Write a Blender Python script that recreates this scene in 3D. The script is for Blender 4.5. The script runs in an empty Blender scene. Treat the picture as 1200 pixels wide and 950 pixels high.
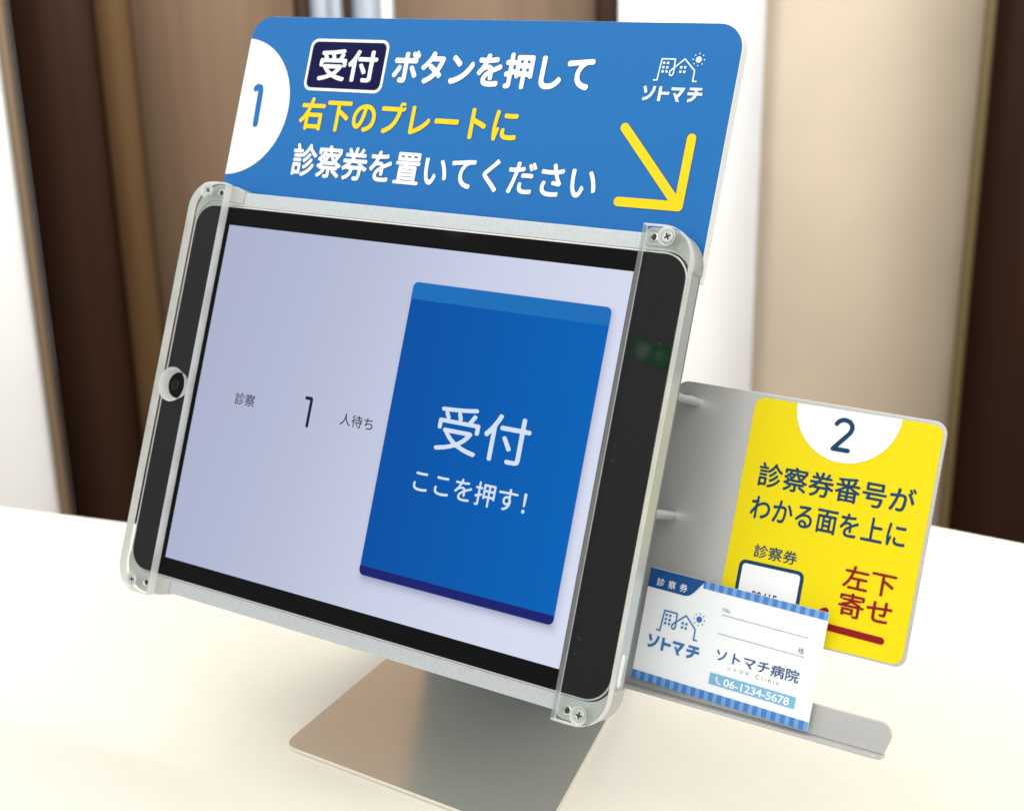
import bpy, bmesh, math, random
import numpy as np
from mathutils import Matrix, Vector

# ------------------------------------------------------------------ frame of reference
# "unit" = a length on the tablet (1 unit = 1.21 mm); the tablet leans back by TILT.
S = 0.00121
TILT = math.radians(23.0)
CT, ST = math.cos(TILT), math.sin(TILT)
H0 = 157.0                        # tablet centre above the counter, in units
M3 = Matrix(((1, 0, 0), (0, ST, -CT), (0, CT, ST)))       # tablet axes -> world axes

def tw(p):                        # tablet coordinates (units) -> world metres
    v = M3 @ Vector(p)
    return Vector((v.x, v.y, v.z + H0)) * S

scene = bpy.context.scene
col = scene.collection

# ------------------------------------------------------------------ camera
cam = bpy.data.cameras.new('camera')
camo = bpy.data.objects.new('camera', cam)
col.objects.link(camo)
right = Vector((0.85548, 0.51755, -0.01725))
down = Vector((0.15288, -0.28425, -0.94648))
fwd = Vector((-0.49475, 0.80706, -0.32229))
mw = Matrix.Identity(4)
for i in range(3):
    mw[i][0] = right[i]; mw[i][1] = -down[i]; mw[i][2] = -fwd[i]
mw.translation = Vector((0.3998318, -0.52204732, 0.4227129))
camo.matrix_world = mw
cam.sensor_width = 36.0
cam.lens = 36.0 * 1590.6 / 1200.0
cam.clip_start = 0.02
cam.clip_end = 30
cam.dof.use_dof = True
cam.dof.focus_distance = 0.675
cam.dof.aperture_fstop = 10.5
scene.camera = camo

# ------------------------------------------------------------------ light
world = bpy.data.worlds.new('World')
scene.world = world
world.use_nodes = True
nt = world.node_tree
nt.nodes.clear()
wo = nt.nodes.new('ShaderNodeOutputWorld')
bg = nt.nodes.new('ShaderNodeBackground')
tc = nt.nodes.new('ShaderNodeTexCoord')
sx = nt.nodes.new('ShaderNodeSeparateXYZ')
mr = nt.nodes.new('ShaderNodeMapRange')
cr = nt.nodes.new('ShaderNodeValToRGB')
nt.links.new(tc.outputs['Generated'], sx.inputs[0])
nt.links.new(sx.outputs['Z'], mr.inputs['Value'])
mr.inputs['From Min'].default_value = -1
mr.inputs['From Max'].default_value = 1
nt.links.new(mr.outputs[0], cr.inputs[0])
e = cr.color_ramp.elements
e[0].position = 0.30; e[0].color = (0.34, 0.33, 0.31, 1)
e[1].position = 0.90; e[1].color = (0.90, 0.90, 0.90, 1)
k = e.new(0.55); k.color = (0.62, 0.62, 0.61, 1)
nt.links.new(cr.outputs[0], bg.inputs['Color'])
bg.inputs['Strength'].default_value = 1.08
nt.links.new(bg.outputs[0], wo.inputs['Surface'])

def area(name, loc, target, size, power, color=(1, 0.985, 0.965), size_y=None):
    l = bpy.data.lights.new(name, 'AREA')
    l.energy = power; l.size = size; l.color = color
    if size_y:
        l.shape = 'RECTANGLE'; l.size_y = size_y
    o = bpy.data.objects.new(name, l)
    o.location = loc
    o.rotation_euler = (Vector(target) - Vector(loc)).to_track_quat('-Z', 'Y').to_euler()
    col.objects.link(o)
    return o
area('ceiling_and_fill_light', (-0.7, -0.3, 1.55), (0, 0, 0.05), 1.7, 10.0)
area('ceiling_and_fill_light', (0.6, -1.15, 1.5), (0.05, 0.1, 0.1), 1.7, 12.0)  # unseen front key light, added to brighten the signs
area('ceiling_and_fill_light', (-1.1, 0.9, 1.4), (-2.3, 3.0, -0.2), 0.8, 40.0)  # added fill light, aimed at the left part of the back wall
area('ceiling_and_fill_light', (0.35, 0.8, 1.4), (-0.6, 3.0, -0.3), 1.1, 43.0)  # added fill light for the rest of the back wall

vs = scene.view_settings
vs.view_transform = 'Standard'
vs.look = 'None'
vs.exposure = 0.0
vs.gamma = 1.0
vs.use_curve_mapping = False

# ------------------------------------------------------------------ materials
def lin(c):
    out = []
    for v in c:
        v = v / 255.0
        out.append(v / 12.92 if v <= 0.04045 else ((v + 0.055) / 1.055) ** 2.4)
    return tuple(out) + (1.0,)

def mat(name, rgb, rough=0.5, metal=0.0, noise=0.0, nscale=300.0, bump=0.0, spec=0.5, emit=None, coat=0.0, srgb=True):
    m = bpy.data.materials.new(name)
    m.use_nodes = True
    n = m.node_tree.nodes; l = m.node_tree.links
    b = n['Principled BSDF']
    c = lin(rgb) if srgb else tuple(rgb) + (1,)
    b.inputs['Base Color'].default_value = c
    b.inputs['Roughness'].default_value = rough
    b.inputs['Metallic'].default_value = metal
    b.inputs['Specular IOR Level'].default_value = spec
    b.inputs['Coat Weight'].default_value = coat
    b.inputs['Coat Roughness'].default_value = 0.05
    if emit:
        b.inputs['Emission Color'].default_value = lin(emit)
        b.inputs['Emission Strength'].default_value = 1.0
    if noise or bump:
        t = n.new('ShaderNodeTexCoord')
        x = n.new('ShaderNodeTexNoise')
        x.inputs['Scale'].default_value = nscale
        x.inputs['Detail'].default_value = 3
        l.new(t.outputs['Object'], x.inputs['Vector'])
        if noise:
            mx = n.new('ShaderNodeMixRGB')
            mx.inputs[1].default_value = tuple(v * (1 - noise) for v in c[:3]) + (1,)
            mx.inputs[2].default_value = tuple(min(1, v * (1 + noise)) for v in c[:3]) + (1,)
            rp = n.new('ShaderNodeValToRGB')
            rp.color_ramp.elements[0].position = 0.35
            rp.color_ramp.elements[1].position = 0.65
            l.new(x.outputs['Fac'], rp.inputs[0])
            l.new(rp.outputs[0], mx.inputs[0])
            l.new(mx.outputs[0], b.inputs['Base Color'])
        if bump:
            bp = n.new('ShaderNodeBump')
            bp.inputs['Strength'].default_value = bump
            bp.inputs['Distance'].default_value = 0.0002
            l.new(x.outputs['Fac'], bp.inputs['Height'])
            l.new(bp.outputs[0], b.inputs['Normal'])
    return m

def screen_mat(name, rgb):        # a lit screen element: emits, under glossy glass
    m = mat(name, (4, 4, 6), 0.08, spec=0.06, emit=rgb)
    return m

M = {}
M['tray'] = mat('speckled_silver_coating', (198, 204, 206), 0.36, 0.5, 0.09, 1400, 0.2)
M['tray_cap'] = mat('silver_plastic', (188, 189, 184), 0.36, 0.3, 0.03, 400)
M['tray_back'] = mat('dark_grey_coating', (118, 127, 134), 0.5, 0.2)
M['steel'] = mat('satin_steel', (246, 240, 228), 0.2, 0.82, 0.16, 1700, 0.12)
M['steel_matte'] = mat('satin_silver_sheet', (198, 197, 194), 0.34, 0.5, 0.09, 1300, 0.12)
M['steel_edge'] = mat('bare_metal_edge', (205, 208, 205), 0.25, 1.0)
M['alu'] = mat('aluminium_rim', (220, 216, 208), 0.25, 1.0)
M['black_glass'] = mat('black_glass', (5, 6, 6), 0.05, spec=0.12)
M['screw'] = mat('polished_steel', (225, 225, 222), 0.18, 1.0)
M['dark_hole'] = mat('dark_recess', (40, 42, 40), 0.5)
M['blue'] = mat('blue_print', (20, 108, 178), 0.45, noise=0.04, nscale=2500, spec=0.25)
M['board_white'] = mat('white_board_edge', (245, 245, 242), 0.5)
M['white_print'] = mat('white_print', (246, 248, 250), 0.45)
M['yellow_letter'] = mat('yellow_print', (250, 210, 0), 0.45, spec=0.25)
M['navy_print'] = mat('navy_print', (8, 12, 66), 0.5, spec=0.1)
M['logo_print'] = mat('pale_blue_print', (222, 240, 252), 0.45)
M['yellow'] = mat('yellow_sticker', (236, 216, 0), 0.42, noise=0.03, nscale=2000, spec=0.22)
M['ink'] = mat('slate_blue_ink', (14, 62, 98), 0.45, spec=0.2)
M['red_ink'] = mat('dark_red_ink', (140, 4, 24), 0.45, spec=0.2)
M['card'] = mat('card_paper', (247, 252, 255), 0.55, noise=0.01, nscale=1500)
M['card_tab'] = mat('card_dark_blue_print', (0, 78, 146), 0.5)
M['stripe_a'] = mat('card_mid_blue_print', (66, 128, 200), 0.5)
M['stripe_b'] = mat('card_light_blue_print', (118, 168, 220), 0.5)
M['card_logo'] = mat('card_logo_blue_print', (52, 118, 184), 0.5)
M['card_navy'] = mat('card_navy_print', (8, 72, 128), 0.5)
M['card_grey'] = mat('card_grey_print', (120, 128, 140), 0.5)
M['card_pale'] = mat('card_sky_blue_print', (124, 184, 222), 0.5)
M['btn'] = screen_mat('screen_button_blue', (0, 88, 172))
def button_gradient(m):
    n = m.node_tree.nodes; l = m.node_tree.links
    t = n.new('ShaderNodeTexCoord'); s_ = n.new('ShaderNodeSeparateXYZ'); q = n.new('ShaderNodeMapRange'); x = n.new('ShaderNodeMixRGB')
    l.new(t.outputs['Object'], s_.inputs[0]); l.new(s_.outputs['X'], q.inputs['Value'])
    q.inputs['From Min'].default_value = 4 * S; q.inputs['From Max'].default_value = 98 * S
    x.inputs[1].default_value = lin((0, 80, 164)); x.inputs[2].default_value = lin((0, 98, 184))
    l.new(q.outputs[0], x.inputs[0]); l.new(x.outputs[0], n['Principled BSDF'].inputs['Emission Color'])
button_gradient(M['btn'])
M['btn_head'] = screen_mat('screen_button_top', (28, 110, 186))
M['btn_foot'] = screen_mat('screen_button_foot', (26, 34, 110))
M['btn_text'] = screen_mat('screen_button_letters', (212, 224, 244))
M['scr_text'] = screen_mat('screen_dark_letters', (26, 28, 40))
M['lens'] = mat('camera_glass', (5, 5, 8), 0.05, spec=0.3)
M['led_green'] = mat('sign_green', (0, 120, 60), 0.4, emit=(0, 150, 80))
M['led_green'].node_tree.nodes['Principled BSDF'].inputs['Emission Strength'].default_value = 3.2
M['led_white'] = mat('sign_white', (230, 240, 235), 0.4, emit=(230, 245, 235))
M['led_white'].node_tree.nodes['Principled BSDF'].inputs['Emission Strength'].default_value = 1.6

# acrylic: clear faces, frosted cut edges
def acrylic(name, tint, haze_=0.0):
    m = bpy.data.materials.new(name); m.use_nodes = True
    n = m.node_tree.nodes; l = m.node_tree.links
    n.clear()
    o = n.new('ShaderNodeOutputMaterial'); mx = n.new('ShaderNodeMixShader')
    tr = n.new('ShaderNodeBsdfTransparent'); tr.inputs[0].default_value = tint
    gl = n.new('ShaderNodeBsdfGlossy'); gl.inputs['Roughness'].default_value = 0.03
    fr = n.new('ShaderNodeFresnel'); fr.inputs[0].default_value = 1.4
    ge = n.new('ShaderNodeNewGeometry'); mu = n.new('ShaderNodeMath'); mu.operation = 'SUBTRACT'; mu.use_clamp = True
    l.new(fr.outputs[0], mu.inputs[0]); l.new(ge.outputs['Backfacing'], mu.inputs[1]); l.new(mu.outputs[0], mx.inputs[0]); l.new(tr.outputs[0], mx.inputs[1]); l.new(gl.outputs[0], mx.inputs[2])
    if haze_:
        df = n.new('ShaderNodeBsdfDiffuse'); df.inputs[0].default_value = (0.9, 0.93, 0.94, 1); m2 = n.new('ShaderNodeMixShader')
        m2.inputs[0].default_value = haze_; l.new(mx.outputs[0], m2.inputs[1]); l.new(df.outputs[0], m2.inputs[2]); l.new(m2.outputs[0], o.inputs[0])
    else:
        l.new(mx.outputs[0], o.inputs[0])
    return m
def frosted():
    m = bpy.data.materials.new('frosted_acrylic_edge'); m.use_nodes = True
    n = m.node_tree.nodes; l = m.node_tree.links
    n.clear()
    o = n.new('ShaderNodeOutputMaterial'); m1 = n.new('ShaderNodeMixShader'); m2 = n.new('ShaderNodeMixShader')
    tr = n.new('ShaderNodeBsdfTransparent'); tr.inputs[0].default_value = (0.9, 0.94, 0.94, 1)
    df = n.new('ShaderNodeBsdfDiffuse'); df.inputs[0].default_value = (0.95, 0.96, 0.95, 1)
    tl = n.new('ShaderNodeBsdfTranslucent'); tl.inputs[0].default_value = (0.9, 0.92, 0.9, 1)
    gl = n.new('ShaderNodeBsdfGlossy'); gl.inputs['Roughness'].default_value = 0.25
    m3 = n.new('ShaderNodeMixShader')
    t = n.new('ShaderNodeTexCoord'); x = n.new('ShaderNodeTexNoise'); x.inputs['Scale'].default_value = 60
    l.new(t.outputs['Object'], x.inputs['Vector'])
    mr_ = n.new('ShaderNodeMapRange'); mr_.inputs['To Min'].default_value = 0.0; mr_.inputs['To Max'].default_value = 0.16
    mr_.inputs['From Min'].default_value = 0.35; mr_.inputs['From Max'].default_value = 0.65
    l.new(x.outputs['Fac'], mr_.inputs['Value'])
    m1.inputs[0].default_value = 0.5; l.new(df.outputs[0], m1.inputs[1]); l.new(tl.outputs[0], m1.inputs[2])
    m3.inputs[0].default_value = 0.15; l.new(m1.outputs[0], m3.inputs[1]); l.new(gl.outputs[0], m3.inputs[2])
    l.new(mr_.outputs[0], m2.inputs[0]); l.new(m3.outputs[0], m2.inputs[1]); l.new(tr.outputs[0], m2.inputs[2])
    l.new(m2.outputs[0], o.inputs[0])
    return m
M['acrylic'] = acrylic('clear_acrylic', (0.965, 0.98, 0.972, 1))
M['acrylic_side'] = acrylic('acrylic_cut_side', (0.6, 0.65, 0.66, 1), 0.35)
M['frost'] = frosted()

def display_mat():
    # pale lavender page, viewing-angle dimming to the left painted into its emission, with the soft
    # drop shadow that the page draws under its button
    m = mat('screen_page', (4, 4, 6), 0.08, spec=0.2)
    n = m.node_tree.nodes; l = m.node_tree.links; b = n['Principled BSDF']
    t = n.new('ShaderNodeTexCoord'); s = n.new('ShaderNodeSeparateXYZ')
    l.new(t.outputs['Object'], s.inputs[0])
    def math_(op, a, b_=None, clamp=False):
        k = n.new('ShaderNodeMath'); k.operation = op; k.use_clamp = clamp
        for i, v in enumerate((a, b_)):
            if v is None: continue
            if isinstance(v, (int, float)): k.inputs[i].default_value = v
            else: l.new(v, k.inputs[i])
        return k.outputs[0]
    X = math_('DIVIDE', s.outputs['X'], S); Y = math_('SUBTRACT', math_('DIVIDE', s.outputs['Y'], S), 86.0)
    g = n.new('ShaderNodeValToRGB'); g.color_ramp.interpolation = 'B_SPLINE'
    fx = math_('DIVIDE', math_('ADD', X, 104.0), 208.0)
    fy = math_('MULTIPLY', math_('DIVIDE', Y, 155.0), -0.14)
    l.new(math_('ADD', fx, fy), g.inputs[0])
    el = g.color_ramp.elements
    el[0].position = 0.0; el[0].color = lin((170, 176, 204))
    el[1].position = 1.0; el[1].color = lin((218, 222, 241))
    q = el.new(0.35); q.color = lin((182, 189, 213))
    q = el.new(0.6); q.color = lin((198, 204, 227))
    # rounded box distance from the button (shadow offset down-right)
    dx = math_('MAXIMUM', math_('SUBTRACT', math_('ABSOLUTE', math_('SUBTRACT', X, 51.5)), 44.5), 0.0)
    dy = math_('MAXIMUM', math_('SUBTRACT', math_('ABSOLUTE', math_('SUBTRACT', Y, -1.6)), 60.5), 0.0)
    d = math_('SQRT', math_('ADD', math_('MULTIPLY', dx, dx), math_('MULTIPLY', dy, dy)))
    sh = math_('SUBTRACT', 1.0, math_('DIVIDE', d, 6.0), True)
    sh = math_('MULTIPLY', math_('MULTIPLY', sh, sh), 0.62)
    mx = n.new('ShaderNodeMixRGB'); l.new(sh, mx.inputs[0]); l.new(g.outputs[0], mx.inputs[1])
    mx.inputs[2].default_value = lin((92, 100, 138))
    # faint pixel-level mottling
    ns = n.new('ShaderNodeTexNoise'); ns.inputs['Scale'].default_value = 1500; l.new(t.outputs['Object'], ns.inputs['Vector'])
    m2 = n.new('ShaderNodeMixRGB'); m2.blend_type = 'MULTIPLY'; m2.inputs[0].default_value = 1.0
    rg = n.new('ShaderNodeMapRange'); rg.inputs['To Min'].default_value = 0.94; rg.inputs['To Max'].default_value = 1.06
    l.new(ns.outputs['Fac'], rg.inputs['Value'])
    l.new(mx.outputs[0], m2.inputs[1]); l.new(rg.outputs[0], m2.inputs[2])
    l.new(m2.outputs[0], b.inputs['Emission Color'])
    b.inputs['Emission Strength'].default_value = 1.0
    return m
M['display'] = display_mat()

def wood(name, c1, c2, scale=1.0, rough=0.6):
    m = bpy.data.materials.new(name); m.use_nodes = True
    n = m.node_tree.nodes; l = m.node_tree.links; b = n['Principled BSDF']
    t = n.new('ShaderNodeTexCoord'); mp = n.new('ShaderNodeMapping')
    mp.inputs['Scale'].default_value = (9 * scale, 9 * scale, 0.5 * scale)
    l.new(t.outputs['Object'], mp.inputs[0])
    x = n.new('ShaderNodeTexNoise'); x.inputs['Scale'].default_value = 2.2; x.inputs['Detail'].default_value = 6
    x.inputs['Distortion'].default_value = 0.6
    l.new(mp.outputs[0], x.inputs['Vector'])
    r = n.new('ShaderNodeValToRGB'); r.color_ramp.elements[0].position = 0.3; r.color_ramp.elements[1].position = 0.7
    r.color_ramp.elements[0].color = lin(c1); r.color_ramp.elements[1].color = lin(c2)
    l.new(x.outputs['Fac'], r.inputs[0]); l.new(r.outputs[0], b.inputs['Base Color'])
    b.inputs['Roughness'].default_value = rough
    b.inputs['Specular IOR Level'].default_value = 0.25
    return m
M['wood_taupe'] = wood('taupe_wood', (110, 92, 75), (119, 101, 84))
M['wood_brown'] = wood('walnut_wood', (102, 82, 64), (114, 94, 76))
M['wood_dark'] = wood('dark_wood', (36, 17, 6), (48, 26, 10))
M['wood_gold'] = wood('golden_wood', (76, 54, 30), (86, 64, 38))
M['wall_white'] = mat('white_paint', (246, 248, 248), 0.7, noise=0.02, nscale=4)
M['wall_beige'] = mat('beige_wallpaper', (190, 177, 157), 0.75, noise=0.05, nscale=3)
M['trim_tan'] = mat('tan_trim', (122, 104, 82), 0.5)
M['trim_olive'] = mat('olive_trim', (100, 86, 54), 0.5)
M['pane_grey'] = mat('frosted_grey_pane', (142, 150, 160), 0.3)
M['pane_white'] = mat('frosted_white_pane', (225, 228, 228), 0.3)
M['floor'] = mat('floor_vinyl', (150, 130, 108), 0.5, noise=0.06, nscale=3)
M['counter'] = mat('cream_laminate', (231, 225, 210), 0.38, noise=0.01, nscale=60, bump=0.03)

# ------------------------------------------------------------------ mesh helpers
def link(name, me, m, parent=None):
    o = bpy.data.objects.new(name, me)
    if m is not None:
        for mm in (m if isinstance(m, (list, tuple)) else [m]):
            me.materials.append(mm)
    col.objects.link(o)
    if parent is not None:
        o.parent = parent
    return o

def smooth(me, ang=35):
    me.shade_smooth()
    me.set_sharp_from_angle(angle=math.radians(ang))
    for p in me.polygons:          # broad flat faces keep their true normals, only rounded edges are smoothed
        if max(abs(c) for c in p.normal) > 0.9995 or p.area > (4 * S) ** 2 * 4: p.use_smooth = False

def plate_mesh(loops, z0, z1, bevel=0.0, res=2):
    """filled loops (first = outside, others may be holes or islands), from z0 to z1; in units"""
    c = bpy.data.curves.new('tmp', 'CURVE')
    c.dimensions = '2D'; c.fill_mode = 'BOTH' if z1 > z0 else 'FRONT'
    for lp in loops:
        s = c.splines.new('POLY')
        s.points.add(len(lp) - 1)
        for i, p in enumerate(lp): s.points[i].co = (p[0], p[1], 0, 1)
        s.use_cyclic_u = True
    if z1 > z0:
        c.extrude = (z1 - z0) / 2 - bevel
        if bevel:
            c.bevel_depth = bevel; c.bevel_resolution = res; c.offset = -bevel
    o = bpy.data.objects.new('tmp', c); col.objects.link(o)
    dg = bpy.context.evaluated_depsgraph_get()
    me = bpy.data.meshes.new_from_object(o.evaluated_get(dg))
    bpy.data.objects.remove(o); bpy.data.curves.remove(c)
    zc = (z0 + z1) / 2
    bm = bmesh.new(); bm.from_mesh(me)
    bmesh.ops.remove_doubles(bm, verts=bm.verts, dist=1e-4)
    for v in bm.verts: v.co.z += zc
    if z1 > z0:
        bmesh.ops.recalc_face_normals(bm, faces=bm.faces)
    else:
        for f in bm.faces:
            if f.normal.z < 0: f.normal_flip()
    bm.to_mesh(me); bm.free()
    me.materials.clear()
    return me

def place(me, base=(0, 0, 0), axes=None):
    """units -> metres relative to the base point of the thing (axes: optional 3x3 matrix)"""
    for v in me.vertices:
        p = Vector(v.co)
        if axes is not None: p = axes @ p
        v.co = (p - Vector(base)) * S
    return me

def rrect(x0, x1, y0, y1, r, n=8):
    if not isinstance(r, (tuple, list)): r = (r,) * 4      # bl, br, tr, tl
    pts = []
    for (cx, cy, a0, rr) in ((x0 + r[0], y0 + r[0], 180, r[0]), (x1 - r[1], y0 + r[1], 270, r[1]),
                             (x1 - r[2], y1 - r[2], 0, r[2]), (x0 + r[3], y1 - r[3], 90, r[3])):
        if rr <= 0: pts.append((cx, cy)); continue
        for i in range(n + 1):
            a = math.radians(a0 + 90 * i / n)
            pts.append((cx + rr * math.cos(a), cy + rr * math.sin(a)))
    return pts

def circle(cx, cy, r, n=40):
    return [(cx + r * math.cos(2 * math.pi * i / n), cy + r * math.sin(2 * math.pi * i / n)) for i in range(n)]

def empty(name, label, cat, world_loc, tilted=True):
    o = bpy.data.objects.new(name, None)
    o.empty_display_size = 0.02
    o.location = world_loc
    if tilted: o.rotation_euler = M3.to_euler()
    o['label'] = label; o['category'] = cat
    col.objects.link(o)
    return o

# ------------------------------------------------------------------ lettering
# Glyph outlines are thinned and then regrown with a round pen, which gives the rounded
# stroke ends of the lettering; the result is a flat filled shape.
_outl = {}
def outline(text):
    if text in _outl: return _outl[text]
    c = bpy.data.curves.new('tmp', 'FONT'); c.body = text; c.size = 1.0; c.fill_mode = 'NONE'; c.resolution_u = 5
    o = bpy.data.objects.new('tmp', c); col.objects.link(o)
    dg = bpy.context.evaluated_depsgraph_get()
    me = bpy.data.meshes.new_from_object(o.evaluated_get(dg))
    V = np.array([v.co[:2] for v in me.vertices]); E_ = np.array([e_.vertices[:] for e_ in me.edges])
    bpy.data.objects.remove(o); bpy.data.curves.remove(c); bpy.data.meshes.remove(me)
    _outl[text] = (V[E_[:, 0]], V[E_[:, 1]])
    return _outl[text]

def seg_dist(P, A, B):
    out = np.full(len(P), 1e9)
    d = B - A; L = (d ** 2).sum(1); L[L == 0] = 1e-12
    for i in range(len(A)):
        w = P - A[i]
        t = np.clip((w @ d[i]) / L[i], 0, 1)
        q = w - t[:, None] * d[i]
        out = np.minimum(out, (q ** 2).sum(1))
    return np.sqrt(out)

def inside(P, A, B):
    c = np.zeros(len(P), bool)
    for i in range(len(A)):
        a, b = A[i], B[i]
        if a[1] == b[1]: continue
        s = (a[1] > P[:, 1]) != (b[1] > P[:, 1])
        x = a[0] + (P[:, 1] - a[1]) * (b[0] - a[0]) / (b[1] - a[1])
        c ^= s & (P[:, 0] < x)
    return c

def contours(F, x0, y0, h):
    """closed iso-lines F=0 of a grid F[iy, ix] (negative inside)"""
    ny, nx = F.shape
    I = F < 0
    code = I[:-1, :-1] * 1 + I[:-1, 1:] * 2 + I[1:, 1:] * 4 + I[1:, :-1] * 8
    ys, xs = np.where((code > 0) & (code < 15))
    tab = {1: [(3, 0)], 2: [(0, 1)], 3: [(3, 1)], 4: [(1, 2)], 5: [(3, 2), (1, 0)], 6: [(0, 2)], 7: [(3, 2)], 8: [(2, 3)],
           9: [(2, 0)], 10: [(0, 3), (2, 1)], 11: [(2, 1)], 12: [(1, 3)], 13: [(1, 0)], 14: [(0, 3)]}
    nxt = {}; pos = {}
    def node(y, x, e_):
        if e_ == 0: k = (y, x, 0)
        elif e_ == 2: k = (y + 1, x, 0)
        elif e_ == 3: k = (y, x, 1)
        else: k = (y, x + 1, 1)
        if k not in pos:
            yy, xx, d = k
            a = F[yy, xx]; b = F[yy, xx + 1] if d == 0 else F[yy + 1, xx]
            t = a / (a - b)
            pos[k] = (x0 + (xx + (t if d == 0 else 0)) * h, y0 + (yy + (t if d == 1 else 0)) * h)
        return k
    for y, x in zip(ys.tolist(), xs.tolist()):
        for a, b in tab[int(code[y, x])]:
            nxt[node(y, x, a)] = node(y, x, b)
    loops = []
    while nxt:
        s, q = nxt.popitem(); lp = [s]
        while q != s and q in nxt:
            lp.append(q); q = nxt.pop(q)
        if len(lp) > 5: loops.append([pos[k_] for k_ in lp])
    return loops

def simplify(lp, tol):
    if len(lp) < 8: return lp
    P = np.array(lp); n = len(P)
    def rdp(i, j):
        st = [(i, j)]; keep = {i, j}
        while st:
            a, b = st.pop()
            if b - a < 2: continue
            Q = P[a + 1:b]; d = P[b] - P[a]; L = np.hypot(*d) or 1e-9
            dd = np.abs(d[0] * (Q[:, 1] - P[a][1]) - d[1] * (Q[:, 0] - P[a][0])) / L
            m_ = int(dd.argmax())
            if dd[m_] > tol:
                keep.add(a + 1 + m_); st += [(a, a + 1 + m_), (a + 1 + m_, b)]
        return keep
    half = n // 2
    k_ = sorted(rdp(0, half) | rdp(half, n - 1))
    return [tuple(P[i]) for i in k_]

_gc = {}
def glyph(ch, thin, pen, res=90):
    key = (ch, thin, pen)
    if key in _gc: return _gc[key]
    A, B = outline(ch)
    h = 1.0 / res; mg = 0.12
    mn = np.minimum(A.min(0), B.min(0)) - mg; mx = np.maximum(A.max(0), B.max(0)) + mg
    nx = int((mx[0] - mn[0]) / h) + 2; ny = int((mx[1] - mn[1]) / h) + 2
    X, Y = np.meshgrid(mn[0] + np.arange(nx) * h, mn[1] + np.arange(ny) * h)
    P = np.c_[X.ravel(), Y.ravel()]
    d = seg_dist(P, A, B); d[inside(P, A, B)] *= -1
    if thin > 0:
        lps = contours((d + thin).reshape(ny, nx), mn[0], mn[1], h)
        A = np.concatenate([np.array(l_) for l_ in lps]); B = np.concatenate([np.roll(np.array(l_), -1, 0) for l_ in lps])
        d = seg_dist(P, A, B); d[inside(P, A, B)] *= -1
    lps = contours((d - pen).reshape(ny, nx), mn[0], mn[1], h)
    _gc[key] = [simplify(l_, 0.0022) for l_ in lps]
    return _gc[key]

def text_loops(text, box, thin=0.018, pen=0.03, adv=1.0, whole=False, skew=0.0):
    """loops of a line of text fitted into box = (x0, x1, y0, y1)"""
    L = []
    if whole: L = [list(l_) for l_ in glyph(text, thin, pen)]
    else:
        A, B = outline('\u53d7\u53d7'); em = (A[:, 0].max() - outline('\u53d7')[0][:, 0].max())
        for i, ch in enumerate(text):
            if ch == ' ': continue
            for l_ in glyph(ch, thin, pen): L.append([(x + i * em * adv, y) for x, y in l_])
    P = np.array([p for l_ in L for p in l_])
    mn, mx = P.min(0), P.max(0)
    sx_, sy_ = (box[1] - box[0]) / (mx[0] - mn[0]), (box[3] - box[2]) / (mx[1] - mn[1])
    return [[(box[0] + (x - mn[0]) * sx_, box[2] + (y - mn[1]) * sy_) for x, y in l_] for l_ in L]

def stroke_loops(lines, width, res=None):
    """round-ended pen strokes along polylines"""
    A = []; B = []
    for ln in lines:
        for a, b in zip(ln[:-1], ln[1:]): A.append(a); B.append(b)
        if len(ln) == 1: A.append(ln[0]); B.append((ln[0][0] + 1e-4, ln[0][1]))
    A = np.array(A, float); B = np.array(B, float)
    mn = np.minimum(A.min(0), B.min(0)) - width; mx = np.maximum(A.max(0), B.max(0)) + width
    h = res or width / 9.0
    nx = int((mx[0] - mn[0]) / h) + 2; ny = int((mx[1] - mn[1]) / h) + 2
    X, Y = np.meshgrid(mn[0] + np.arange(nx) * h, mn[1] + np.arange(ny) * h)
    d = seg_dist(np.c_[X.ravel(), Y.ravel()], A, B) - width / 2
    return [simplify(l_, h * 0.12) for l_ in contours(d.reshape(ny, nx), mn[0], mn[1], h)]

def prin(name, loops, z, m, parent, base, fn=None, label=None):
    """flat print at height z of the tablet frame"""
    if fn: loops = [[fn(*p) for p in l_] for l_ in loops]
    me = place(plate_mesh(loops, z, z), base)
    o = link(name, me, m, parent)
    if label: o['label'] = label
    return o

LOGO_LINE = [[(90.4, 156.9), (91.9, 156.9), (92.5, 165.6), (98.3, 165.6), (98.5, 159.9), (98.2, 159.2), (97.7, 158.9), (97.1, 159.1),
              (96.8, 159.8), (96.9, 160.6), (97.5, 161.4), (98.6, 162.3), (102.4, 165.8), (107.4, 161.2), (107.4, 156.9), (108.8, 156.9)]]
LOGO_SUN = (108.3, 165.7)
def logo_loops():
    L = stroke_loops(LOGO_LINE, 0.62)
    for x, y in ((93.7, 164.0), (95.4, 164.0), (93.7, 162.2), (95.4, 162.2), (93.7, 160.5), (95.4, 160.5),
                 (101.4, 162.4), (103.1, 162.4), (101.4, 160.6), (103.1, 160.6)):
        L.append([(x - .5, y - .5), (x + .5, y - .5), (x + .5, y + .5), (x - .5, y + .5)])
    L.append(circle(*LOGO_SUN, 1.3, 24))
    for i in range(8):
        a = math.radians(90 + 45 * i)
        L.append(circle(LOGO_SUN[0] + 2.4 * math.cos(a), LOGO_SUN[1] + 2.45 * math.sin(a), 0.3, 10))
    return L
def bar(pts, w):
    """flat-ended band along a polyline"""
    P = [Vector(p) for p in pts]; a = []; b = []
    for i, p in enumerate(P):
        d = (P[min(i + 1, len(P) - 1)] - P[max(i - 1, 0)]).normalized(); n_ = Vector((-d.y, d.x)) * w / 2
        a.append(tuple(p + n_)); b.append(tuple(p - n_))
    return a + b[::-1]
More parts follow.
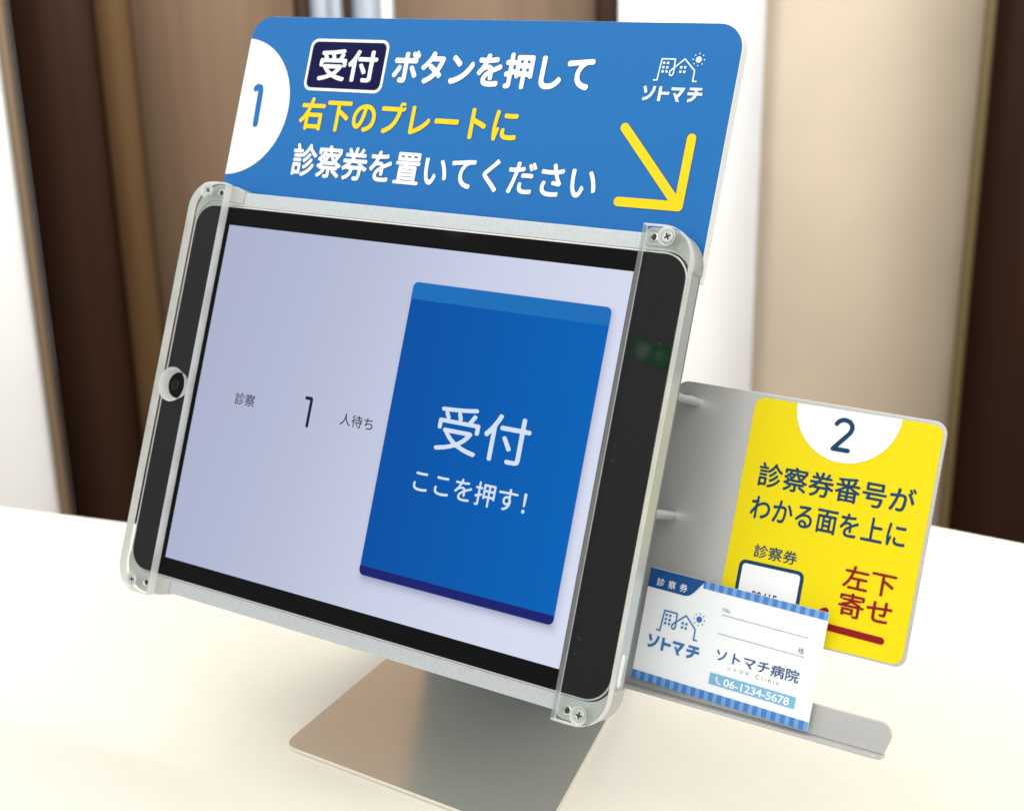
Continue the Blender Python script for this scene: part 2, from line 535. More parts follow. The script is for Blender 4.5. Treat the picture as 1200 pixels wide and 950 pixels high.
def kana_loops():
    """the heavy katakana under the logo; box x 86.4..112.6, y 148.4..154.5"""
    w = 1.25
    so2 = [(91.6, 154.4), (91.3, 152.6), (90.3, 150.7), (88.9, 149.5), (87.0, 149.0)]
    return [bar([(87.2, 154.3), (88.2, 151.6)], w), bar(so2, w),
            [(93.6, 154.4), (94.9, 154.4), (94.9, 152.3), (98.4, 152.3), (98.2, 151.1), (94.9, 151.1), (94.9, 148.4), (93.6, 148.4)],
            [(99.0, 154.2), (105.0, 154.2), (104.2, 152.3), (103.0, 150.6), (102.4, 150.0), (103.3, 148.4), (101.9, 148.4),
             (100.0, 151.9), (101.1, 151.9), (101.7, 151.1), (102.4, 152.0), (103.0, 153.0), (99.0, 153.0)],
            [(106.8, 154.4), (112.2, 154.4), (111.9, 153.3), (110.4, 153.3), (110.4, 152.5), (112.5, 152.5), (112.5, 151.3),
             (110.3, 151.3), (109.7, 150.0), (108.5, 149.0), (106.6, 148.4), (106.6, 149.6), (107.9, 150.1), (108.7, 150.8), (108.95, 151.3),
             (106.2, 151.3), (106.2, 152.5), (109.1, 152.5), (109.1, 153.3), (106.8, 153.3)]]

# ================================================================== SETTING
def world_box(name, corners2d, z0, z1, m, parent=None, bevel=0.0):
    """upright block or slab over a ground polygon, metres"""
    me = plate_mesh([[(x * 1000, y * 1000) for x, y in corners2d]], z0 * 1000, z1 * 1000, bevel * 1000)
    for v in me.vertices: v.co /= 1000
    return link(name, me, m, parent)

FH = Vector((-0.52264, 0.85255)); RH = Vector((0.85255, 0.52264)); C2 = Vector((0.39983, -0.52205))
def wp(x, d): p = C2 + RH * x + FH * d; return (p.x, p.y)
FLOOR = -1.10
fl = world_box('floor', [wp(-4, -1.5), wp(4, -1.5), wp(4, 5), wp(-4, 5)], FLOOR - 0.05, FLOOR, M['floor']); fl['kind'] = 'structure'

def panel(name, x0, x1, d, m, label=None, cat=None, thick=0.04, parent=None, z1=2.7, struct=False, z0=FLOOR):
    o = world_box(name, [wp(x0, d), wp(x1, d), wp(x1, d + thick), wp(x0, d + thick)], z0 + 0.002, z1, m, parent, 0.003)
    if struct: o['kind'] = 'structure'
    if label: o['label'] = label; o['category'] = cat
    return o
# left to right behind the counter
panel('white_wall', -2.6, -1.1535, 3.20, M['wall_white'], 'bright white wall at the far left edge behind the counter', 'wall')
panel('door_trim', -1.152, -1.133, 3.185, M['trim_tan'], 'narrow tan trim strip between white wall and dark brown door', 'trim')
panel('dark_door', -1.130, -0.926, 3.22, M['wood_dark'], 'dark brown wooden door leaf behind the counter left of the tablet', 'door')
panel('door_frame', -0.924, -0.852, 3.19, M['wood_gold'], 'golden brown wooden door frame post beside the dark door leaf', 'door frame')
panel('wood_wall', -0.850, -0.481, 3.21, M['wood_brown'], 'brown wood grain wall panel behind the upper left of the blue sign', 'wall panel')
gp = bpy.data.objects.new('glazed_partition', None); col.objects.link(gp); gp.location = (*wp(-0.37, 3.24), FLOOR)
gp['label'] = 'narrow glazed partition with grey and white panes above the blue sign'; gp['category'] = 'partition'
def gpanel(name, x0, x1, d, m):
    o = panel(name, x0, x1, d, m, z1=0.62); o.parent = gp; o.matrix_parent_inverse = Matrix.Translation(-Vector(gp.location)); return o
gpanel('frame', -0.479, -0.447, 3.21, M['wood_dark'])
gpanel('pane', -0.446, -0.399, 3.24, M['pane_grey'])
gpanel('frame', -0.398, -0.370, 3.22, M['pane_grey'])
gpanel('frame', -0.369, -0.351, 3.21, M['wood_dark'])
gpanel('pane', -0.350, -0.283, 3.24, M['pane_grey'])
gpanel('pane', -0.282, -0.254, 3.24, M['pane_white'])
panel('reflection_panel', -0.480, -0.2525, 3.205, M['wood_brown'], 'unseen brown wood panel added above the glazed partition to reflect in the base plate', 'wall panel', z0=0.63)  # out of view, added so the base plate reflects brown wood
panel('wood_wall', -0.252, 0.205, 3.20, M['wood_taupe'], 'taupe wood wall panel behind the top edge of the blue sign', 'wall panel')
panel('door_frame', 0.207, 0.256, 3.19, M['wood_dark'], 'thin dark brown post left of the white pillar', 'door frame')
panel('white_pillar', 0.258, 0.585, 3.16, M['wall_white'], 'white painted pillar to the right of the blue sign', 'pillar', thick=0.12)
panel('beige_wall', 0.587, 1.091, 3.20, M['wall_beige'], 'beige wall between the white pillar and the dark doorway', 'wall')
panel('door_trim', 1.093, 1.110, 3.18, M['trim_olive'], 'thin olive brown trim strip at the right end of the beige wall', 'trim')
panel('dark_door', 1.112, 2.6, 3.22, M['wood_dark'], 'very dark brown wooden door at the far right edge', 'door')

cn = bpy.data.objects.new('counter', None); col.objects.link(cn); cn.location = (0, -0.3, FLOOR)
cn['label'] = 'cream white laminate reception counter that everything stands on'; cn['category'] = 'counter'
top_poly = [(-1.5, -0.107), (-0.36, 0.1565), (-0.17, 0.449), (0.95, 0.449), (0.95, -1.15), (-1.5, -1.15)]
t_ = world_box('counter_top', top_poly[::-1], -0.035, 0.0, M['counter'], cn, 0.004); t_.matrix_parent_inverse = Matrix.Translation((0, 0.3, -FLOOR))
t_ = world_box('counter_body', [(-1.4, -0.15), (0.85, 0.15), (0.85, -0.9), (-1.4, -0.9)][::-1], FLOOR + 0.002, -0.0355, M['counter'], cn); t_.matrix_parent_inverse = Matrix.Translation((0, 0.3, -FLOOR))

# ================================================================== TABLET STAND
stand_base = Vector((0, 0.04, 0))
stand = empty('tablet_stand', 'silver metal tablet stand with clear acrylic side strips on the counter', 'tablet stand', stand_base, tilted=False)
Minv_stand = None
def in_stand(o):
    """mesh made in the tablet frame (metres, origin = tablet centre) under the upright stand empty"""
    o.parent = stand
    w = Matrix.Translation(tw((0, 0, 0))) @ M3.to_4x4()
    o.matrix_parent_inverse = Matrix.Translation(-stand_base)
    o.location = w.to_translation(); o.rotation_euler = M3.to_euler()
    return o
ZERO = (0, 0, 0)
def tpart(name, loops, z0, z1, m, bevel=0.0, sm=True, sub=None):
    me = place(plate_mesh(loops, z0, z1, bevel), ZERO)
    if sm: smooth(me)
    o = link(name, me, m)
    if sub is not None:
        o.parent = sub
    else: in_stand(o)
    return o

# tray: rim with a back
tray_out = rrect(-126.3, 127.2, -93.4, 93.4, 10)
tray_in = rrect(-125.3, 126.3, -86.9, 86.9, 10)
tray = tpart('tray', [tray_out, tray_in], -9.0, -1.0, M['tray'], 0.25)
tpart('tray_back', [rrect(-125.4, 127.0, -93.2, 93.2, 10)], -10.6, -9.0, M['tray_back'], 0.2)

# bent sheet: foot on the counter, bend, upright carrying the tray
def sheet():
    bm = bmesh.new()
    th = 1.7
    prof = []      # centre line in (y, z), world units; and half widths
    foot = [(-26.0, th / 2), (98.0, th / 2)]
    r = 9.0
    up0 = Vector((112.0, th / 2)); tr = M3 @ Vector((0, 12, -12.4)); up1 = Vector((tr.y, tr.z + H0))
    dv = (up1 - up0).normalized()
    ang = math.atan2(dv.y, dv.x)
    pts = [(98.0, th / 2)]
    cx, cz = 98.0, th / 2 + r
    for i in range(1, 13):
        a = math.radians(-90) + ang * i / 12
        pts.append((cx + r * math.cos(a), cz + r * math.sin(a)))
    pts.append((up1.x, up1.y))
    # foot outline with rounded front corners
    fl_, fr_, bl_, br_ = (-45.5, -25.5), (92.8, -28.0), (-53.5, 98.0), (68.0, 98.0)
    def rc(p, q, s_, r_, n=7):
        p, q, s_ = Vector(p), Vector(q), Vector(s_)
        a = (p - q).normalized(); b = (s_ - q).normalized(); half = a.angle(b) / 2; d = r_ / math.tan(half)
        c = q + (a + b).normalized() * (r_ / math.sin(half)); st = q + a * d; en = q + b * d
        v0 = st - c; v1 = en - c; out = []
        tot = v0.angle_signed(v1)
        for i in range(n + 1):
            k_ = v0.copy(); k_.rotate(Matrix.Rotation(-tot * i / n, 2)); out.append(tuple(c + k_))
        return out
    outline_ = [bl_] + rc(bl_, fl_, fr_, 7) + rc(fl_, fr_, br_, 7) + [br_]
    me = plate_mesh([outline_], 0.25, 0.25 + th, 0.18)
    for v in me.vertices: v.co = Vector(v.co) * S - stand_base
    smooth(me, 30)
    link('base_plate', me, M['steel'], stand)
    # bend and upright
    def wid(i):
        n_ = len(pts) - 1; f = 0 if i == 0 else (0.05 * i / (n_ - 1) if i < n_ else 1.0)
        return (-53.5 + 18 * f, 68 - 14 * f)
    ring = []
    for i, (y, z) in enumerate(pts):
        a = Vector(pts[max(i - 1, 0)]); b = Vector(pts[min(i + 1, len(pts) - 1)]); d = (b - a).normalized(); n_ = Vector((-d.y, d.x)) * th / 2
        xl, xr = wid(i); z += 0.25
        ring.append([bm.verts.new((xl, y + n_.x, z + n_.y)), bm.verts.new((xr, y + n_.x, z + n_.y)),
                     bm.verts.new((xr, y - n_.x, z - n_.y)), bm.verts.new((xl, y - n_.x, z - n_.y))])
    for a, b in zip(ring[:-1], ring[1:]):
        for k_ in range(4): bm.faces.new((a[k_], a[(k_ + 1) % 4], b[(k_ + 1) % 4], b[k_]))
    bm.faces.new(ring[-1])
    bmesh.ops.recalc_face_normals(bm, faces=bm.faces)
    for v in bm.verts: v.co = Vector(v.co) * S - stand_base
    me = bpy.data.meshes.new('base'); bm.to_mesh(me); bm.free(); smooth(me, 30)
    return me
link('upright', sheet(), M['tray_back'], stand)

# corner brackets
def bracket(sx_, sy_):
    hx = 128.0 if sx_ > 0 else 126.2
    X0 = 105.6
    ix = 125.4 if sx_ > 0 else 124.0
    o_r, i_r = 14.0, 10.0
    hh = 95.9; ih = 88.3
    pts = []
    if sx_ > 0: pts += [(X0 + 1.6, hh - 0.2), (X0, hh - 1.8), (X0, ih + 1.4), (X0 + 1.2, ih)][::-1]
    else: pts += [(98.6, 93.3), (98.6, 87.9), (X0, ih)][::-1] if False else [(X0, ih), (98.6, 88.0), (98.6, 93.6), (104.0, 95.6)]
    if sx_ > 0: pts = [(X0 + 1.2, ih), (X0 + .3, ih + .4), (X0, ih + 1.4), (X0, hh - 2.4), (X0 + .6, hh - .9), (X0 + 2.0, hh - 0.3)]
    n = 9
    for i in range(n + 1):
        a = math.radians(90 - 90 * i / n); pts.append((hx - o_r + o_r * math.cos(a), hh - o_r + o_r * math.sin(a)))
    pts += [(hx, 80.0), (ix + 0.4, 80.0)]
    for i in range(n + 1):
        a = math.radians(90 * i / n); pts.append((ix + .4 - i_r + i_r * math.cos(a), ih - i_r + i_r * math.sin(a)))
    pts = [(sx_ * x, sy_ * y) for x, y in pts]
    tpart('corner_bracket', [pts], -9.6, -0.35, M['tray_cap'], 0.35)
for a_ in (1, -1):
    for b_ in (1, -1): bracket(a_, b_)

# acrylic strips
SCREWS = {(1, 1): (116.6, 91.8), (1, -1): (117.2, -91.8), (-1, 1): (-117.0, 91.9), (-1, -1): (-117.5, -91.2)}
PINS = {(1, 1): (109.0, 91.9), (1, -1): (109.9, -91.9), (-1, 1): (-112.5, 92.1), (-1, -1): (-112.4, -91.4)}
HZ0, HZ1 = 0.25, 5.1
def strip(sx_):
    xo = 128.0 if sx_ > 0 else 126.2; xi = 106.0
    r = 13.0
    if sx_ > 0: out = rrect(xi, xo, -96.2, 96.2, (0.6, r, r, 0.6), 12)
    else: out = rrect(-xo, -xi, -96.2, 96.2, (r, 0.6, 0.6, r), 12)
    loops = [out]
    if sx_ < 0: loops.append(circle(-115.6, 0.6, 6.0, 48))
    me = plate_mesh(loops, HZ0, HZ1, 0.22 if sx_ < 0 else 0.7, 1)
    # countersink of the camera hole
    if sx_ < 0:
        for v in me.vertices:
            dx, dy = v.co.x + 115.6, v.co.y - 0.6
            rr = math.hypot(dx, dy)
            if rr < 8 and v.co.z > (HZ0 + HZ1) / 2:
                v.co.x = -115.6 + dx / rr * (rr + 1.9); v.co.y = 0.6 + dy / rr * (rr + 1.9)
    me.materials.append(M['acrylic']); me.materials.append(M['frost']); me.materials.append(M['acrylic_side'])
    for p in me.polygons:
        if abs(p.normal.z) < 0.9 and not (sx_ > 0 and p.normal.x < -0.97): p.material_index = 1
        elif abs(p.normal.z) < 0.9: p.material_index = 2
    place(me, ZERO); smooth(me)
    o = link('acrylic_strip', me, None)
    in_stand(o)
    return o
strips = {1: strip(1), -1: strip(-1)}
strips[-1]['label'] = 'clear acrylic strip with a round camera hole on the left side'
strips[1]['label'] = 'clear acrylic strip without a hole on the right side'

def lathe(prof, cx, cy, n=28):
    bm = bmesh.new(); rings = []
    for r, z in prof:
        if r < 1e-6: rings.append([bm.verts.new((cx, cy, z))]); continue
        rings.append([bm.verts.new((cx + r * math.cos(2 * math.pi * i / n), cy + r * math.sin(2 * math.pi * i / n), z)) for i in range(n)])
    for a, b in zip(rings[:-1], rings[1:]):
        for i in range(n):
            j = (i + 1) % n
            if len(a) == 1: bm.faces.new((a[0], b[i], b[j]))
            elif len(b) == 1: bm.faces.new((a[i], a[j], b[0]))
            else: bm.faces.new((a[i], a[j], b[j], b[i]))
    bmesh.ops.recalc_face_normals(bm, faces=bm.faces)
    me = bpy.data.meshes.new('lathe'); bm.to_mesh(me); bm.free()
    return me
def plus(cx, cy, a, w, rot):
    p = [(w, w), (w, a), (-w, a), (-w, w), (-a, w), (-a, -w), (-w, -w), (-w, -a), (w, -a), (w, -w), (a, -w), (a, w)]
    c_, s_ = math.cos(rot), math.sin(rot)
    return [(cx + x * c_ - y * s_, cy + x * s_ + y * c_) for x, y in p]
for i, (k_, (x, y)) in enumerate(SCREWS.items()):
    me = place(lathe([(3.6, HZ1 + 0.06), (3.4, HZ1 + 0.10), (2.5, HZ1 - 1.6), (2.3, HZ1 - 1.9), (0, HZ1 - 1.9)], x, y), ZERO); smooth(me)
    in_stand(link('screw_seat', me, M['frost']))
    me = place(plate_mesh([circle(x, y, 2.35, 28), plus(x, y, 1.35, 0.34, 0.5 + i)], HZ1 - 1.85, HZ1 - 0.75, 0.22), ZERO); smooth(me)
    sc = in_stand(link('screw', me, M['screw']))
    me = place(plate_mesh([circle(x, y, 1.7, 20)], HZ1 - 1.80, HZ1 - 1.80), ZERO)
    link('cross_recess', me, M['dark_hole'], sc)
for k_, (x, y) in PINS.items():
    me = place(lathe([(2.0, -0.34), (1.95, 0.0), (1.5, 0.12), (1.2, -0.2), (0.0, -0.25)], x, y), ZERO); smooth(me)
    pn = in_stand(link('locating_pin', me, M['screw']))
    me = place(plate_mesh([circle(x + 0.35, y - 0.1, 1.15, 18)], 0.0, 0.0), ZERO)
    link('pin_hole', me, M['dark_hole'], pn)

# ================================================================== TABLET
tb = (0, -86, 0)
tablet = empty('tablet', 'white and blue touch screen tablet with wide black bezels held in the silver stand', 'tablet', tw(tb))
def tab(name, loops, z0, z1, m, bevel=0.0, parent=None):
    me = place(plate_mesh(loops, z0, z1, bevel), tb)
    if z1 > z0: smooth(me)
    return link(name, me, m, parent or tablet)
tab('body', [rrect(-125.2, 126.0, -86.7, 86.7, 10.6, 10)], -7.4, -0.35, M['alu'], 0.3)
tab('bezel', [rrect(-124.5, 125.3, -86.0, 86.0, 10, 10)], -0.34, 0.0, M['black_glass'], 0.1)
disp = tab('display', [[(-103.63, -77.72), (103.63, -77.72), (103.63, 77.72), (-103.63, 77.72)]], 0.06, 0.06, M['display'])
me = place(lathe([(2.6, 0.02), (2.5, 0.12), (2.1, 0.12), (1.9, 0.05), (0, 0.05)], -118.2, 0.6), tb); smooth(me)
link('camera_lens', me, M['lens'], tablet)
# a long button on the right side of the body, near the bottom
me = place(plate_mesh([rrect(-79.0, -66.5, -4.6, -2.4, 1.0)], 0, 0.9, 0.2), ZERO)
for v in me.vertices:      # (a, b, c) -> x = 127.2 + c, y = a, z = b
    a, b, c = (q / S for q in v.co); v.co = (Vector((127.0 + c, a, b)) - Vector(tb)) * S
smooth(me); link('side_button', me, M['board_white'], tablet)

zb = 0.26
btn = tab('reception_button', [rrect(3.9, 97.6, -62.3, 62.8, 2.4)], zb, zb, M['btn'], parent=disp)
tab('button_header', [rrect(3.9, 97.6, 55.5, 62.8, (0, 0, 2.4, 2.4))], zb + .16, zb + .16, M['btn_head'], parent=disp)
tab('button_footer', [rrect(3.9, 97.6, -62.3, -58.5, (2.4, 2.4, 0, 0))], zb + .16, zb + .16, M['btn_foot'], parent=disp)
def tlet(text, box, m, parent, z, base, fn=None, **kw):
    return prin('lettering', text_loops(text, box, **kw), z, m, parent, base, fn)
tlet('受付', (29.0, 72.8, -4.9, 14.7), M['btn_text'], disp, zb + .2, tb, thin=0.02, pen=0.027)
tlet('ここを押す！', (22.4, 76.3, -23.4, -13.6), M['btn_text'], disp, zb + .2, tb, thin=0.02, pen=0.030)
tlet('診察', (-80.5, -69.0, -2.7, 2.9), M['scr_text'], disp, 0.25, tb, thin=0.0, pen=0.004)
tlet('人待ち', (-20.6, -3.3, -2.5, 2.8), M['scr_text'], disp, 0.25, tb, thin=0.01, pen=0.014)
prin('lettering', stroke_loops([[(-40.6, 6.1), (-38.0, 6.1), (-37.7, 5.8), (-37.7, -5.9)]], 1.5), 0.25, M['scr_text'], disp, tb)

# ================================================================== BLUE SIGN
sb = (0, 80, -16)
sign = empty('instruction_sign', 'large blue sign board with white and yellow Japanese instructions behind the tablet top', 'sign', tw(sb))
def sg(name, loops, z0, z1, m, parent=sign, bevel=0.0):
    me = place(plate_mesh(loops, z0, z1, bevel), sb)
    if z1 > z0: smooth(me)
    return link(name, me, m, parent)
SX0, SX1, SY0, SY1 = -124.4, 125.6, 78.2, 180.6
sg('board', [rrect(SX0, SX1, SY0, SY1, (0.5, 0.5, 11, 11), 12)], -18.2, -13.0, M['board_white'], bevel=0.25)
for x_ in (-80, 80):
    sg('mounting_spacer', [circle(x_, 86, 3.5, 24)], -12.98, -10.62, M['steel_edge'])
face = sg('printed_face', [rrect(SX0 + .15, SX1 - .25, SY0 + 1.2, SY1 - .15, (0.5, 0.5, 10.8, 10.8), 12)], -12.98, -12.86, M['blue'])
z1_ = -12.72; z2_ = -12.56; z3_ = -12.40
# white half disc cut by the left edge
cx_, cy_, cr_ = -126.6, 136.6, 33.1
hd = []
a0 = math.acos((SX0 + .16 - cx_) / cr_)
for i in range(61):
    a = -a0 + 2 * a0 * i / 60; hd.append((cx_ + cr_ * math.cos(a), cy_ + cr_ * math.sin(a)))
prin('number_disc', [hd], z1_, M['white_print'], face, sb)
prin('lettering', stroke_loops([[(-115.2, 145.6), (-114.2, 146.4), (-112.6, 146.0), (-112.1, 144.4), (-111.6, 128.6)]], 3.1), z2_, M['blue'], face, sb)
prin('button_symbol', [rrect(-87.1, -42.3, 146.0, 170.4, 4.0), rrect(-85.8, -43.6, 147.3, 169.1, 3.0)], z1_, M['white_print'], face, sb)
prin('button_symbol', [rrect(-85.8, -43.6, 147.3, 169.1, 3.0)], z1_, M['navy_print'], face, sb)
tlet('受付', (-79.9, -47.1, 150.7, 165.7), M['white_print'], face, z2_, sb, thin=0.016, pen=0.042)
tlet('ボタンを押して', (-37.9, 62.9, 150.7, 166.4), M['white_print'], face, z2_, sb, thin=0.02, pen=0.056)
tlet('右下のプレートに', (-85.6, 31.9, 127.3, 142.7), M['yellow_letter'], face, z2_, sb, thin=0.02, pen=0.045)
tlet('診察券を置いてください', (-85.1, 73.8, 105.8, 121.0), M['white_print'], face, z2_, sb, thin=0.012, pen=0.033)
prin('arrow', stroke_loops([[(81.8, 137.0), (111.2, 107.0)], [(111.5, 134.2), (111.2, 107.0)], [(84.9, 106.9), (111.2, 107.0)]], 3.9, 0.3), z2_, M['yellow_letter'], face, sb)
prin('logo_mark', logo_loops(), z2_, M['logo_print'], face, sb)
prin('lettering', kana_loops(), z2_, M['logo_print'], face, sb)

# ================================================================== CARD HOLDER PLATE WITH YELLOW STICKER
PZ = -42.0
KK = (-42.0 - 472.3) / (-30.0 - 472.3)
CXY = (330.44, 8.48)
def yl(x, y): return (CXY[0] + (x - CXY[0]) * KK, CXY[1] + (y - CXY[1]) * KK)
hb = (160, -85, PZ)
holder = empty('card_holder', 'grey silver card rest plate with yellow instruction sticker to the right of the tablet', 'card holder', tw(hb))
def hd_(name, loops, z0, z1, m, parent=holder, bevel=0.0):
    me = place(plate_mesh(loops, z0, z1, bevel), hb)
    if z1 > z0: smooth(me)
    return link(name, me, m, parent)
def arc(cx, cy, r, a0, a1, n=8):
    return [(cx + r * math.cos(math.radians(a0 + (a1 - a0) * i / n)), cy + r * math.sin(math.radians(a0 + (a1 - a0) * i / n))) for i in range(n + 1)]
outl = ([(112.0, -83.0)] + [(219.8, -83.0)] + arc(216.6, -76.2, 5.0, 0, 90) + [(158, -71.2)] + [(156, -69.2), (156, -52.6), (158, -50.6)]
        + arc(217.4, -46.4, 4.2, -90, 0) + arc(216.6, 36.6, 5.0, 0, 90) + arc(117.5, 36.6, 5.5, 90, 180))
pl = hd_('back_plate', [outl], PZ - 1.2, PZ, M['steel_matte'], bevel=0.3)
# bent lip along the bottom (x along, z forward)
lipm = plate_mesh([rrect(112.0, 220.0, PZ - 1.7, -35.6, (0, 0, 3.0, 0.5))], -84.3, -83.02, 0.12)
for v in lipm.vertices: a, b, c = v.co; v.co = (a, c, b)
bm = bmesh.new(); bm.from_mesh(lipm); bmesh.ops.recalc_face_normals(bm, faces=bm.faces); bm.to_mesh(lipm); bm.free()
place(lipm, hb); smooth(lipm)
link('lip', lipm, M['steel_matte'], holder)
for (x, y) in ((121.6, 34.2), (120.6, -12.8)):
    me = place(lathe([(2.3, PZ), (2.3, -12.0), (2.0, -11.0), (0, -11.0)], x, y, 24), hb); smooth(me)
    link('standoff', me, M['steel_edge'], holder)
    
st = hd_('sticker', [[yl(*p) for p in rrect(150.9, 222.9, -48.4, 39.4, 4.0)]], PZ + .02, PZ + .2, M['yellow'])
q1, q2, q3 = PZ + .34, PZ + .48, PZ + .62
hd2 = []
cx_, cy_, cr_ = 187.6, 39.9, 20.1
for i in range(61):
    a = math.radians(-178.6 - (-178.6 + 1.4) * 0) + math.radians(177.2) * i / 60
    hd2.append((cx_ + cr_ * math.cos(a), cy_ + cr_ * math.sin(a)))
prin('number_disc', [hd2], q1, M['white_print'], st, hb, yl)
two = [(183.9, 34.0), (184.6, 35.0), (185.8, 35.7), (187.2, 35.8), (188.7, 35.4), (189.7, 34.3), (190.0, 32.9), (189.5, 31.4), (188.4, 29.9), (184.0, 24.6), (189.7, 24.6)]
prin('lettering', stroke_loops([two], 1.7), q2, M['ink'], st, hb, yl)
tlet('診察券番号が', (157.3, 217.4, 5.6, 15.1), M['ink'], st, q1, hb, yl, thin=0.014, pen=0.029)
tlet('わかる面を上に', (156.7, 216.4, -7.3, 2.2), M['ink'], st, q1, hb, yl, thin=0.014, pen=0.029)
tlet('診察券', (161.2, 178.3, -21.3, -16.2), M['ink'], st, q1, hb, yl, thin=0.008, pen=0.018)
prin('card_symbol', [rrect(156.4, 182.2, -44.0, -23.0, 2.6), rrect(157.8, 180.8, -42.6, -24.4, 1.4)], q1, M['ink'], st, hb, yl)
prin('card_symbol', [rrect(157.8, 180.8, -42.6, -24.4, 1.4)], q1, M['white_print'], st, hb, yl)
tlet('00415', (163.2, 173.3, -38.0, -33.9), M['ink'], st, q2, hb, yl, whole=True, thin=0.0, pen=0.006)
tlet('左下', (196.7, 216.0, -25.5, -16.6), M['red_ink'], st, q1, hb, yl, thin=0.014, pen=0.029)
tlet('寄せ', (196.6, 216.4, -35.7, -26.6), M['red_ink'], st, q1, hb, yl, thin=0.014, pen=0.029)
prin('arrow', stroke_loops([[(214.2, -41.3), (184.5, -40.6)], [(192.3, -35.2), (184.5, -40.6)], [(192.0, -46.0), (184.5, -40.6)]], 2.6), q1, M['red_ink'], st, hb, yl)

# ================================================================== CONSULTATION CARD
# pose of the card standing on the lip and leaning on the plate (rotation vector, centre)
rv = Vector((0.042, -0.036, -0.018)); cc = Vector((154.255, -58.252, -38.918))
CW, CH = 75.2, 45.45
Rc = Matrix.Rotation(rv.length, 3, rv.normalized())
card = bpy.data.objects.new('medical_card', None); card.empty_display_size = 0.02
card.location = tw(cc + Rc @ Vector((0, -CH / 2, 0))); card.rotation_euler = (M3 @ Rc).to_euler()
card['label'] = 'white and blue striped patient card standing on the lip of the grey plate'; card['category'] = 'card'
col.objects.link(card)
cb = (CW / 2, 0, 0)
def cp(name, loops, z, m, parent=None, z0=None):
    me = place(plate_mesh(loops, z if z0 is None else z0, z), cb)
    return link(name, me, m, parent)
sheet_ = cp('card_sheet', [rrect(0, CW, 0, CH, 0.3)], 0.2, M['card'], card, z0=-0.4)
def cprin(name, loops, z, m): return cp(name, loops, z, m, sheet_)
c1, c2_ = 0.32, 0.44
for band, (y0, y1, xs_) in enumerate(((0.02, 3.5, 0.02), (42.4, CH - .02, 23.6))):
    n_ = 20; w = CW / n_
    A_, B_ = [], []
    for i in range(n_):
        for j, L_ in ((0, A_), (1, B_)):
            xa = max(i * w + j * w * 0.56 + 0.02, xs_); xb = min(i * w + (w * 0.56 if j == 0 else w), CW - 0.02)
            if xb > xa: L_.append([(xa, y0), (xb, y0), (xb, y1), (xa, y1)])
    cprin('stripe_band', A_, c1, M['stripe_a']); cprin('stripe_band', B_, c1, M['stripe_b'])
cprin('corner_tab', [[(0.02, CH - .02), (0.02, 37.7), (16.6, 37.7), (18.0, 38.0), (19.2, 38.8), (20.2, 39.8), (24.3, CH - .02)]], c2_, M['card_tab'])
def clet(text, box, m, z=c2_, **kw): return cprin('lettering', text_loops(text, box, **kw), z, m)
clet('診察券', (3.7, 17.2, 38.9, 42.2), M['white_print'], 0.56, adv=1.45, thin=0.01, pen=0.018)
f_ = 0.96
cprin('logo_mark', [[(7.3 + (x - 90.4) * f_, 21.6 + (y - 156.9) * f_) for x, y in l_] for l_ in logo_loops()], c2_, M['card_logo'])
cprin('lettering', [[(4.2 + (x - 86.4) * (22.9 / 26.1), 13.9 + (y - 148.4) * (5.3 / 6.0)) for x, y in l_] for l_ in kana_loops()], c2_, M['card_logo'])
clet('No.', (33.5, 36.9, 35.6, 37.1), M['card_grey'], whole=True, thin=0.0, pen=0.0)
cprin('ruled_line', [[(33.4, 34.1), (69.0, 34.1), (69.0, 34.32), (33.4, 34.32)], [(33.3, 26.65), (68.9, 26.65), (68.9, 26.87), (33.3, 26.87)]], c2_, M['card_grey'])
clet('様', (66.0, 68.4, 27.6, 30.0), M['card_grey'], thin=0.0, pen=0.0)
clet('ソトマチ病院', (34.2, 68.4, 16.4, 21.2), M['card_navy'], thin=0.012, pen=0.024)
clet('ソトマチ', (39.5, 48.9, 13.8, 15.3), M['card_grey'], adv=1.25, thin=0.0, pen=0.0)
xx = 51.5
for ch_, w_ in zip('Clinic', (1.5, .22, .22, 1.05, .22, 1.0)):
    h_ = 1.7 if ch_ in 'Cli' else 1.25
    clet(ch_, (xx, xx + w_, 13.7, 13.7 + h_), M['card_grey'], whole=True, thin=0.0, pen=0.0); xx += w_ + 1.1
cprin('phone_label', [[(33.1, 6.7), (68.7, 6.7), (68.7, 11.2), (33.1, 11.2)]], c2_, M['card_pale'])
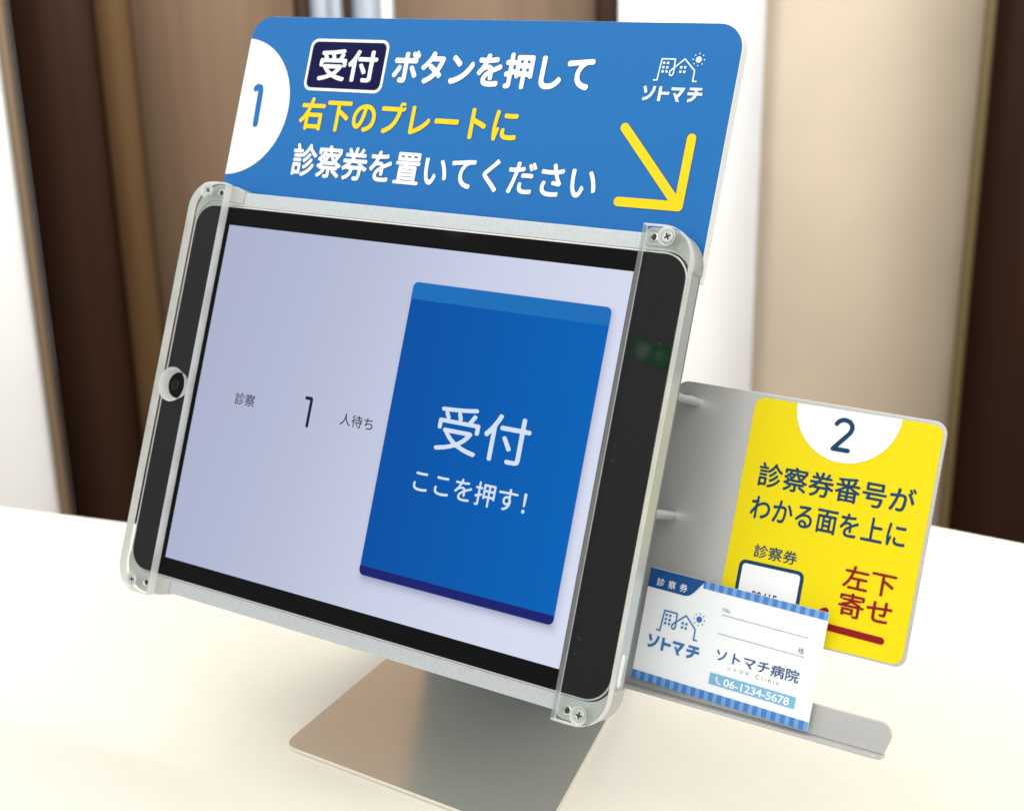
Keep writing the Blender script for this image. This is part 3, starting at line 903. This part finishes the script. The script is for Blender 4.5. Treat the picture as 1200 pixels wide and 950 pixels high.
cprin('phone_symbol', stroke_loops([[(36.3, 10.1), (36.1, 9.3), (36.5, 8.4), (37.2, 7.8), (37.9, 7.6)]], 0.55) +
      [circle(36.35, 10.05, 0.5, 12), circle(37.9, 7.75, 0.5, 12)][:0], 0.56, M['white_print'])
clet('06-1234-5678', (39.3, 66.4, 7.3, 10.4), M['white_print'], 0.56, whole=True, thin=0.0, pen=0.022)

# ================================================================== EXIT SIGN (far behind the viewer; it shows in the black bezel)
d_ = Vector((-0.409, -0.808, 0.424)); P_ = Vector((0.1426, 0.0223, 0.2426)) + d_ * 6.5
ex = bpy.data.objects.new('exit_sign', None); ex.location = P_
ex.rotation_euler = (-d_).to_track_quat('Z', 'Y').to_euler()
ex['label'] = 'small green lit exit sign that reflects in the right black bezel'; ex['category'] = 'exit sign'
col.objects.link(ex)
def exm(name, loops, z0, z1, m):
    me = plate_mesh(loops, z0, z1); 
    for v in me.vertices: v.co /= 1250
    return link(name, me, m, ex)
exm('housing', [rrect(-135, 135, -70, 70, 6)], -30, -0.5, M['tray'])
exm('lit_panel', [rrect(-130, 130, -65, 65, 4)], 0, 0, M['led_green'])
exm('running_figure', [circle(-40, 38, 12, 20)] + stroke_loops([[(-40, 20), (-60, -5), (-90, -12)], [(-60, -5), (-40, -20), (-50, -48)], [(-40, 20), (-10, 5)], [(-40, 20), (-72, 24), (-84, 6)]], 12, 1.5), 2, 2, M['led_white'])
exm('door_symbol', [[(30, -50), (30, 50), (100, 50), (100, -50)]], 2, 2, M['led_white'])
for x_ in (-90, 90):
    exm('hanger_rod', [circle(x_, 0, 4, 10)][:0] or [[(x_ - 4, 68), (x_ + 4, 68), (x_ + 4, 400), (x_ - 4, 400)]], -20, -12, M['tray'])

# a few dust specks on the acrylic strips
rd = random.Random(4)
for sx_ in (1, -1):
    L_ = [circle(sx_ * rd.uniform(109, 123), rd.uniform(-80, 78), rd.uniform(0.06, 0.11), 7) for _ in range(7 if sx_ > 0 else 3)]
    me = place(plate_mesh(L_, HZ1 + 0.05, HZ1 + 0.05), ZERO)
    o = link('dust_speck', me, M['board_white']); o['kind'] = 'stuff'
    o.parent = strips[sx_]
